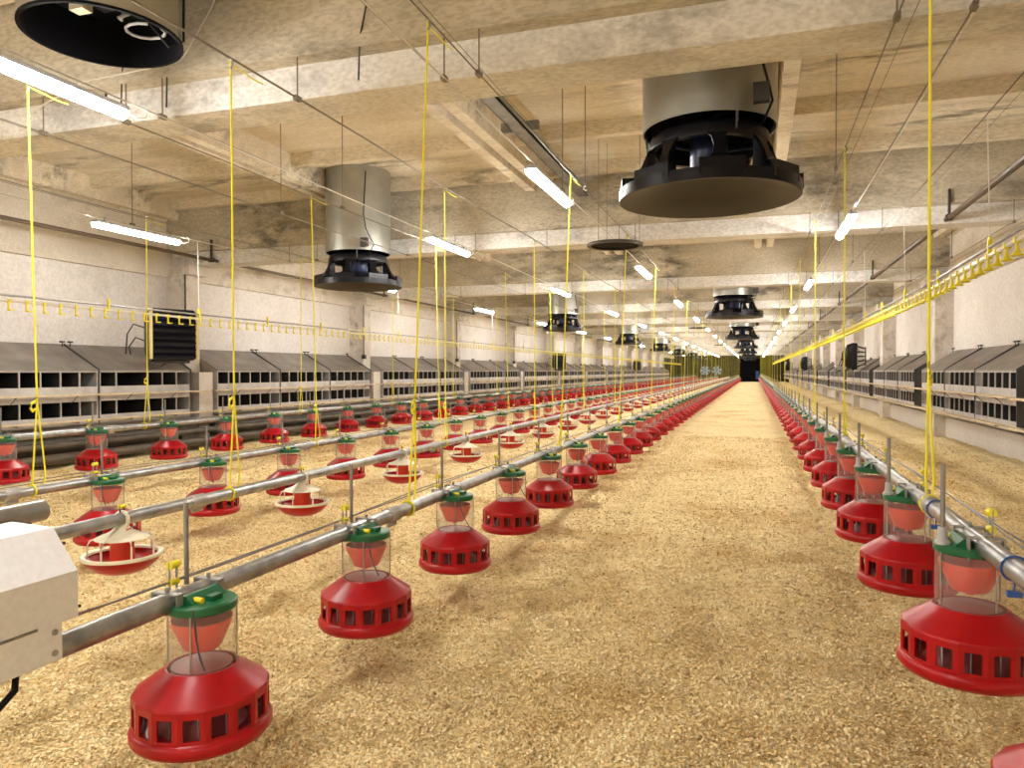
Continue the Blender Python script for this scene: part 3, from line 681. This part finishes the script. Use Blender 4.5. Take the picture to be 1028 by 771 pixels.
# ------------------------------------------------------------------ nipple drinker lines
def drinker(side, X, z, ya, yb, step, ph):
    r = empty('drinker_line', (0, 0, 0), 0, 'long raised pale drinker pipe with yellow nipple cups ' + ph, 'drinker line', 'nipple drinker lines')
    z0_ = z; zf = (lambda y: z0_) if side == 'left' else (lambda y: H+float(np.interp(y, [2, 4.9, 7.3, 16.3, 70], [0.86, 0.795, 0.735, 0.69, 0.63])))
    yy = [ya]+[q for q in np.arange(ya+0.5, min(yb, 20), 0.5)]+[yb]
    MB().tube([(X, q, zf(q)) for q in yy], 0.014, 8).build('water_pipe', M['pvc'], r)
    MB().tube([(X, q, zf(q)+0.055) for q in yy], 0.011, 8).build('stabiliser_pipe', M['galv_dull'], r)
    def cupm(b, y, full=True, z=0.0):
        s = 1 if side == 'left' else -1
        c = (X, y, z)
        b.box(X-0.02, X+0.02, y-0.016, y+0.016, z-0.018, z+0.016)
        b.box(X-0.006, X+0.006, y-0.008, y+0.008, z-0.085, z-0.015)
        if side == 'left': b.box(X-0.01, X+0.03, y-0.006, y+0.045, z-0.098, z-0.086)
        else: b.lathe([(0.008, -0.02), (0.010, -0.05), (0.018, -0.075), (0.036, -0.09), (0.034, -0.096), (0.0, -0.096)], 10 if full else 6, c=c)
        return b
    proto = None; n = 0; y = ya+0.1; st = MB()
    while y < yb:
        vis = (y > 1.5)
        if vis and n < 98:
            if proto is None:
                proto = cupm(MB(), 0).mesh('nipple_cup', M['yellow'])
            o = bpy.data.objects.new('nipple_cup', proto); COL.objects.link(o); o.location = (0, y, zf(y)); o.parent = r; n += 1
        else: cupm(st, y, False, zf(y))
        y += step
    o = st.build('distant_nipple_cups', M['yellow'], r); o['kind'] = 'stuff'
    y = ya+0.6; i = 0
    while y < 60:
        z = zf(y); MB().box(X-0.012, X+0.012, y-0.012, y+0.012, z-0.02, z+0.11).box(X-0.006, X+0.006, y-0.02, y+0.02, z+0.10, z+0.13).build('hanger_clip', M['yellow'], r); y += 1.45
        i += 1
    y = ya+0.6; i = 0
    while y < yb:
        b = MB().tube([(X, y, zf(y)+0.12), (X-0.02, y, WZ-0.04)], 0.004, 5)
        o = b.build('white_rope', M['white_rope'])
        tag(o, ('%s white cord holding up the drinker line %s' % (nth(i), ph)) if i < 10 else 'distant white cord of the drinker line %s, past the tenth' % ph, 'cord', 'white cords of the drinker lines')
        y += 2.9; i += 1
drinker('left', -7.05, H+0.70, 4.5, 76.0, 0.19, 'along the left nest boxes')
drinker('right', 1.50, H+0.727, 2.2, 66.0, 0.19, 'on the right side')

# ------------------------------------------------------------------ nest boxes
UL = 1.76
def make_nest(wide, seed):
    """two-tier nest, local: front at x=0 facing +x, body towards -x, y from 0 to UL, z relative to eye height"""
    r = empty('nest_box'); D_ = 0.66; zt = 0.0; rnd = random.Random(seed)
    # sides
    prof = [(0, -0.70), (0, 0.0), (-D_, 0.35), (-D_, -0.70)]
    for y in (0.0, UL-0.012):
        MB().prism([(x_, y, z_) for x_, z_ in prof], (0, 0.012, 0), 'y').build('side_panel', M['nest'], r)
    b = MB().prism([(0.02, -0.005, 0.0), (0.02, -0.005, 0.014), (-D_, -0.005, 0.364), (-D_, -0.005, 0.35)], (0, UL+0.01, 0), 'y')
    roof = b.build('roof', M['nest_roof'], r)
    MB().box(-D_, -D_+0.01, 0, UL, -0.70, 0.34).box(-D_+0.01, -0.004, 0.012, UL-0.012, -0.23, -0.21).box(-D_+0.01, -0.004, 0.012, UL-0.012, -0.64, -0.62).build('back_and_floors', M['nest_shade'], r)
    f = MB()
    f.box(-0.012, 0.008, 0, UL, -0.018, 0.002)
    f.box(-0.012, 0.006, 0, UL, -0.40, -0.205); f.box(-0.012, 0.006, 0, UL, -0.70, -0.585)
    f.build('front_panel', M['nest'], r)
    n = 6
    for t in range(2):
        za, zb_ = ((-0.205, -0.018), (-0.585, -0.40))[t]
        for k in range(n+1):
            if wide and k == 2: continue
            y = min(max(k*UL/n-0.009, 0), UL-0.018)
            MB().box(-0.012, 0.006, y, y+0.018, za, zb_).build('divider', M['nest'], r)
    b = MB()
    for k in range(1, n):
        if wide and k == 2: continue
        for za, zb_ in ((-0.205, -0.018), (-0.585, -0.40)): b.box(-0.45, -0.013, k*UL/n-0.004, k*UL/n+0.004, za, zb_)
    o_ = b.build('inner_partitions', M['nest_shade'], r); o_['kind'] = 'stuff'
    MB().prism([(x_+0.024 if z_ > -0.5 else x_+0.01, UL, z_+0.024) for x_, z_ in prof], (0, 0.022, 0), 'y').build('gap_shade_strip', M['dark_steel'], r)  # dark strip added to draw the shaded gap between neighbouring units
    for y in (0.05, UL-0.05):
        MB().tube([(-D_+0.06, y, 0.32), (-D_+0.06, y, 0.39)], 0.008, 6).box(-D_+0.035, -D_+0.085, y-0.028, y+0.028, 0.385, 0.405).build('hanging_knob', M['dark_steel'], r)
    for k in range(2):
        y = UL*(0.25+0.5*k)
        MB().tube([(0.0, y, -0.43), (0.13, y, -0.320), (0.15, y, -0.320)], 0.005, 5).build('perch_bracket', M['dark_steel'], r)
        MB().box(0.0, 0.15, y-0.008, y+0.008, -0.662, -0.648).build('perch_bracket', M['dark_steel'], r)
    return r
nestW = make_nest(True, 1); nestN = make_nest(False, 2)
usedW = usedN = False
for side in ('left', 'right'):
    n = 0
    for k in range(-1, 13):
        base = B0+BAY*k+(0.30 if side == 'left' else 0.20)
        for u in range(3):
            y = base+u*(UL+0.03)
            if y > NEST_END-1: continue
            if side == 'left' and y < 2.5: continue
            if side == 'right' and y < 3.0: continue
            wide = (side == 'left' and n == 2)
            if wide: o = nestW if not usedW else copy_tree(nestW); usedW = True
            else: o = nestN if not usedN else copy_tree(nestN); usedN = True
            if side == 'left': o.location = (-8.88, y, H); o.rotation_euler = (0, 0, 0); o.scale = (1, 1, 1.07)
            else: o.location = (3.05, y+UL, H); o.rotation_euler = (0, 0, PI); o.scale = (0.84, 1, 1.07)
            lb = ('%s grey steel two-tier nest box along the %s wall' % (nth(n), side)) if n < 16 else 'small distant grey nest box along the %s wall, past the sixteenth' % side
            tag(o, lb, 'nest box', 'nest boxes along the %s wall' % side); n += 1
# perch boards
for side, X, sg in (('left', -8.88, 1), ('right', 3.05, -1)):
    for lev, z, nm in ((0, H-0.338, 'upper'), (1, H-0.694, 'lower')):
        i = 0
        for k in range(-1, 13):
            y0_ = B0+0.1+BAY*k+0.4*lev; dz = random.uniform(-0.008, 0.008)
            if y0_+5.5 < 2.5 or y0_ > NEST_END-4: continue
            xa, xb = X+sg*0.05, X+sg*0.15
            b = MB().add([(xa, y0_, z+dz), (xb, y0_, z+dz), (xb, y0_+5.9, z-dz), (xa, y0_+5.9, z-dz), (xa, y0_, z+dz+0.022), (xb, y0_, z+dz+0.022), (xb, y0_+5.9, z-dz+0.022), (xa, y0_+5.9, z-dz+0.022)],
                          [(0, 3, 2, 1), (4, 5, 6, 7), (0, 1, 5, 4), (1, 2, 6, 5), (2, 3, 7, 6), (3, 0, 4, 7)])
            one('perch_board', b, M['wood'], '%s long pale wooden perch board, %s tier, along the %s nest boxes' % (nth(i), nm, side), 'perch', 'perch boards of the nests'); i += 1
# heating pipes low on the left wall
for i, (z, rr, lb) in enumerate(((0.46, 0.055, 'topmost'), (0.31, 0.05, 'middle'), (0.14, 0.065, 'lowest'))):
    b = MB().tube([(-8.80+0.03*i, 2.0, z), (-8.80+0.03*i, NEST_END, z)], rr, 14)
    o = one('heating_pipe', b, M['old_pipe'], '%s old brown heating pipe under the left nest boxes' % lb, 'heating pipe', 'heating pipes at the left wall')
for k in range(0, 13):
    y = B0+BAY*k+0.2
    b = MB().box(-8.93, -8.87, y-0.03, y+0.03, -0.05, 0.5).box(-8.93, -8.65, y-0.02, y+0.02, 0.215, 0.235).box(-8.93, -8.65, y-0.02, y+0.02, 0.37, 0.39)
    one('pipe_stand', b, M['dark_steel'], '%s dark steel stand carrying the heating pipes at the left wall' % nth(k), 'pipe stand', 'stands of the heating pipes')
for side, x0, x1 in (('left', -8.9, -8.55), ('right', 3.35, 3.96)):
    pass

# wall base under the right nests
b = MB().box(XR-0.12, XR, Y0, NEST_END, -0.1, 0.42); tag(b.build('baseboard_right', M['wall']), kind='structure')
b = MB().box(XL, XL+0.3, Y0, NEST_END, -0.1, 0.20); tag(b.build('baseboard_left', M['old_pipe']), kind='structure')

# ------------------------------------------------------------------ unit heaters on the walls
def make_heater(kind):
    r = empty('heater_blower'); b = MB()
    # housing: tapering towards the back, local front +y? front at y=0 facing -y
    hw, hh, dp = 0.36, 0.39, 0.34
    def ring(w_, h_, y, c):
        return [(-w_+c, y, -h_), (w_-c, y, -h_), (w_, y, -h_+c), (w_, y, h_-c), (w_-c, y, h_), (-w_+c, y, h_), (-w_, y, h_-c), (-w_, y, -h_+c)]
    rs = [ring(hw, hh, 0.0, 0.05), ring(hw+0.01, hh+0.01, 0.12, 0.06), ring(hw*0.9, hh*0.9, 0.28, 0.09), ring(hw*0.7, hh*0.7, dp, 0.1)]
    v = [p for q in rs for p in q]; f = [(i*8+j, i*8+(j+1) % 8, (i+1)*8+(j+1) % 8, (i+1)*8+j) for i in range(3) for j in range(8)]
    f.append(tuple(range(24, 32)))
    b.add(v, f); b.add(rs[0], [tuple(range(7, -1, -1))]); b.build('housing', M['black'], r)
    for k in range(7):
        z = -hh+0.08+k*(2*hh-0.16)/6
        MB().prism([(-hw+0.03, -0.005, z+0.03), (-hw+0.03, -0.05, z-0.025), (-hw+0.03, -0.05, z-0.035), (-hw+0.03, 0.0, z+0.015)], (2*hw-0.06, 0, 0), 'x').build('louvre', M['black'], r)
    if kind == 'yellow':
        for s in (-1, 1): MB().box(s*hw-0.018, s*hw+0.018, -0.03, 0.02, -hh+0.01, hh-0.01).build('edge_strip', M['cream_strip'], r)
    else:
        for k in range(5):
            z = -hh+0.1+k*(2*hh-0.2)/4
            MB().tube([(-hw+0.02, -0.02, z), (-hw*0.6, -0.16, z*0.85), (0, -0.22, z*0.8), (hw*0.6, -0.16, z*0.85), (hw-0.02, -0.02, z)], 0.018, 6).build('guard_bar', M['black'], r)
        MB().tube([(0, -0.22, -hh*0.72), (0, -0.22, hh*0.72)], 0.018, 6).build('guard_upright', M['black'], r)
    MB().lathe([(0, 0), (0.2, 0), (0.2, 0.06), (0.12, 0.10), (0, 0.1)], 20, c=(0, dp-0.01, 0), axis='y').build('rear_fan', M['black_matt'], r)
    MB().box(-0.3, 0.3, 0.1, 0.14, -hh-0.05, -hh+0.0).box(-0.03, 0.03, 0.1, 0.6, -hh-0.05, -hh-0.02).tube([(0.1, 0.15, -hh+0.02), (0.1, 0.6, -hh-0.08)], 0.012, 6).build('wall_bracket', M['dark_steel'], r)
    MB().tube([(-0.3, 0.3, -0.1), (-0.42, 0.35, -0.05), (-0.5, 0.4, -0.2), (-0.45, 0.45, -0.3)], 0.012, 6).tube([(-0.3, 0.3, 0.1), (-0.45, 0.35, 0.15), (-0.52, 0.4, 0.0), (-0.5, 0.5, -0.3)], 0.012, 6).build('hose', M['dark_steel'], r)
    return r
M['cream_strip'] = plain('yellowed_strip', (0.70, 0.58, 0.26), 0.5)
hy = make_heater('yellow'); hk = make_heater('dark')
hy.location = (-8.45, 9.05, H+0.56); hy.rotation_euler = (0, 0, 1.22)
tag(hy, 'black louvred blower heater with yellowed edges above the left nest boxes, nearest at left', 'heater', 'wall blower heaters')
for i, y in enumerate((33.0, 57.0)):
    o = copy_tree(hy); o.location = (-8.5, y, H+0.47); o['label'] = '%s black blower heater down the left wall' % nth(i+1)
hk.location = (2.95, 24.2, H+0.44); hk.rotation_euler = (0, 0, 1.45)
tag(hk, 'black blower heater with curved guard above the right nest boxes, nearest at right', 'heater', 'wall blower heaters')
for i, y in enumerate((46.0, 68.0)):
    o = copy_tree(hk); o.location = (2.95, y, H+0.44); o['label'] = '%s black blower heater down the right wall' % nth(i+1)

# ------------------------------------------------------------------ far end: cooling pads and wall fans
for side, X, s in (('left', XL, 1), ('right', XR, -1)):
    b = MB(); xa, xb = sorted((X+s*0.101, X+s*0.2)); b.box(xa, xb, NEST_END+0.5, Y1-0.3, 0.1, H+1.5)
    y = NEST_END+0.8
    while y < Y1-0.5: b.box(min(X+s*0.2, X+s*0.26), max(X+s*0.2, X+s*0.26), y, y+0.12, 0.1, H+1.5); y += 0.9
    one('cooling_pad', b, M['olive_dark'], 'tall dark ribbed cooling pad panel at the far end of the %s wall' % side, 'cooling pad')
for i, X in enumerate((-5.75, -4.35)):
    r = empty('wall_fan', (X, Y1-0.2, H+0.05), 0, '%s pale blue bladed fan on the far olive wall' % ('left' if i == 0 else 'right'), 'wall fan', 'fans on the far wall')
    MB().lathe([(0.60, 0.05), (0.66, 0.05), (0.66, -0.15), (0.60, -0.15)], 24, close=True, axis='y').build('shroud', M['dark_steel'], r)
    b = MB()
    for k in range(6):
        a = PI/3*k+0.3*i; c, s_ = math.cos(a), math.sin(a)
        v = [(0.08, -0.08), (0.58, -0.20), (0.58, 0.18), (0.08, 0.08)]
        b.prism([(x_*c-z_*s_, -0.05+0.1*z_, x_*s_+z_*c) for x_, z_ in v], (0, 0.02, 0), 'y')
    b.build('blades', M['fanblade'], r)
    MB().lathe([(0, -0.12), (0.1, -0.1), (0.1, 0)], 12, axis='y').build('hub', M['blue'], r)

# ------------------------------------------------------------------ control box on the near left pipe
r = empty('control_box', (-1.65, 0, H), 0, 'white speckled metal housing on the feed pipe at the left edge', 'control box')
b = MB().prism([(0.07, 0.62, -0.605), (0.07, 0.62, -0.49), (0.062, 0.62, -0.482), (-0.01, 0.62, -0.39), (-0.15, 0.62, -0.385), (-0.17, 0.62, -0.605)][::-1], (0, 0.75, 0), 'y')
b.build('housing', M['box'], r, sharp=15)
b = MB().prism([(0.064, 0.62, -0.695), (0.064, 0.62, -0.600), (-0.10, 0.62, -0.600), (-0.10, 0.62, -0.645), (-0.05, 0.62, -0.695)][::-1], (0, 0.71, 0), 'y'); b.build('lower_tray', M['box'], r)
b = MB()
for y in (1.31,):
    for z in (-0.625, -0.675): b.lathe([(0, 0.004), (0.008, 0.003), (0.008, 0)], 8, c=(0.064, y, z), axis='x')
b.build('screws', M['galv_dull'], r)
MB().box(0.070, 0.073, 1.10, 1.26, -0.606, -0.600).build('hinge', M['steel'], r)
r2 = empty('drive_tube', (0, 0, 0), 0, 'thick galvanised motor tube above the white housing at the left edge', 'motor tube')
MB().lathe([(0.0, 0.50), (0.030, 0.50), (0.030, 1.56), (0.024, 1.565), (0.0, 1.565)], 20, c=(-1.93, 0, H-0.398), axis='y').build('tube', M['galv'], r2)
MB().box(-1.945, -1.915, 1.505, 1.515, H-0.47, H-0.385).box(-1.96, -1.79, 1.34, 1.515, H-0.475, H-0.468).build('bracket', M['dark_steel'], r2)
tag(MB().tube([(-1.62, 1.24, H-0.685), (-1.60, 1.22, H-0.73), (-1.60, 1.16, H-0.77), (-1.61, 1.08, H-0.79), (-1.63, 0.95, H-0.79)], 0.008, 8).build('power_cable', M['black']), 'black cable curling out below the white housing', 'cable')
tag(MB().tube([(-1.80, 1.40, H-0.60), (-1.79, 1.50, H-0.64), (-1.78, 1.55, H-0.655)], 0.012, 8, r2=0.004).build('cable_plug', M['black']), 'small black and red plug end sticking out behind the white housing', 'plug')

# short clips hanging from the right pipe
for i, y in enumerate((2.3, 3.2)):
    b = MB().tube([(0.674+0.034*math.cos(a), y, H-0.535+0.034*math.sin(a)) for a in [-PI/2+k*PI/8 for k in range(17)]]+[(0.672, y, H-0.60)], 0.003, 5).box(0.655, 0.69, y-0.01, y+0.01, H-0.612, H-0.597)
    one('pipe_clip', b, M['blue'], ('blue wire clip on the right feed pipe, nearest' if i == 0 else 'blue wire clip on the right feed pipe, second'), 'clip', 'clips on the right pipe')

# steel channel bolted under the slab joint
b = MB().box(-2.35, -2.20, 4.7, 10.1, ZS-0.42, ZS-0.40).box(-2.35, -2.34, 4.7, 10.1, ZS-0.42, ZS-0.34).box(-2.21, -2.20, 4.7, 10.1, ZS-0.42, ZS-0.34).box(-2.5, -2.1, 7.2, 7.26, ZS-0.40, ZS-0.30)
one('steel_channel', b, M['channel'], 'grey perforated steel channel under the ceiling behind the nearest beam', 'steel channel')
# bent wires sticking out of the near beam, cable draped on it
for i, (X, yy) in enumerate(((-4.25, 4.08), (-3.85, 4.08), (-2.35, 4.08))):
    b = MB().tube([(X+0.05, yy, ZB+0.50), (X+0.05, yy-0.03, ZB+0.40), (X, yy, ZB+0.28), (X-0.01, yy, ZB+0.02)], 0.006, 5)
    one('bent_wire', b, M['dark_steel'], '%s from the left of the dark bent wires on the nearest beam' % ('first', 'second', 'third')[i], 'wire', 'bent wires on the nearest beam')
b = MB().tube([(-5.2, 4.08, ZB+0.10), (-4.6, 4.07, ZB+0.28), (-4.0, 4.07, ZB+0.30), (-3.7, 4.07, ZB+0.34), (-3.45, 4.05, ZB+0.62), (-3.2, 3.95, ZB+0.9)], 0.006, 6)
one('draped_cable', b, M['white_cable'], 'pale cable draped across the face of the nearest beam at left', 'cable')
# conduits on the left columns and small boxes
for k in range(1, 8):
    y = B0+BAY*k-0.04
    b = MB().tube([(-9.20, y-0.05, H+0.3), (-9.20, y-0.05, ZB-0.16)], 0.014, 6)
    b.box(-9.24, -9.15, y-0.09, y-0.01, H+0.30, H+0.40)
    one('conduit', b, M['dark_steel'], 'dark conduit and switch on the %s left wall column' % nth(k), 'conduit', 'conduits on the left columns')

# ------------------------------------------------------------------ loose shavings on the litter
def flakes():
    rs = np.random.RandomState(11); N = 500000
    rmin, rmax = 1.2, 15.0
    u = rs.rand(N); r = rmin*(rmax/rmin)**u                     # density falls with distance squared
    ang = rs.uniform(-0.3192-0.68, -0.3192+0.66, N)
    x = r*np.sin(ang); y = r*np.cos(ang)
    k = (x > -8.5) & (x < 3.2); x, y, r = x[k], y[k], r[k]; n = len(x)
    sz = rs.uniform(0.002, 0.0063, n)*(1+0.10*np.maximum(r-2, 0)); asp = rs.uniform(0.4, 1.0, n)
    th = rs.uniform(0, 2*PI, n); tx = rs.normal(0, 0.35, n); ty = rs.normal(0, 0.35, n)
    z = hgt(x, y)+0.006+rs.uniform(0, 0.006, n)
    c, s = np.cos(th), np.sin(th); V = np.zeros((n, 4, 3))
    for i, (a, b_) in enumerate(((-1, -1), (1, -0.8), (0.9, 1), (-0.8, 0.9))):
        dx = a*sz; dy = b_*sz*asp
        V[:, i, 0] = x+dx*c-dy*s; V[:, i, 1] = y+dx*s+dy*c
        V[:, i, 2] = z+np.clip(dx*tx+dy*ty, -0.006, 0.02)+(0.25*sz if i % 2 else 0)
    me = bpy.data.meshes.new('wood_shavings'); me.vertices.add(4*n); me.loops.add(4*n); me.polygons.add(n)
    me.vertices.foreach_set('co', V.reshape(-1)); me.loops.foreach_set('vertex_index', np.arange(4*n, dtype=np.int32))
    me.polygons.foreach_set('loop_start', np.arange(0, 4*n, 4, dtype=np.int32))
    me.update(calc_edges=True); me.materials.append(M['flake'])
    o = bpy.data.objects.new('wood_shavings', me); COL.objects.link(o)
    tag(o, 'loose golden wood shavings spread over the floor', 'wood shavings', None, 'stuff')
flakes()
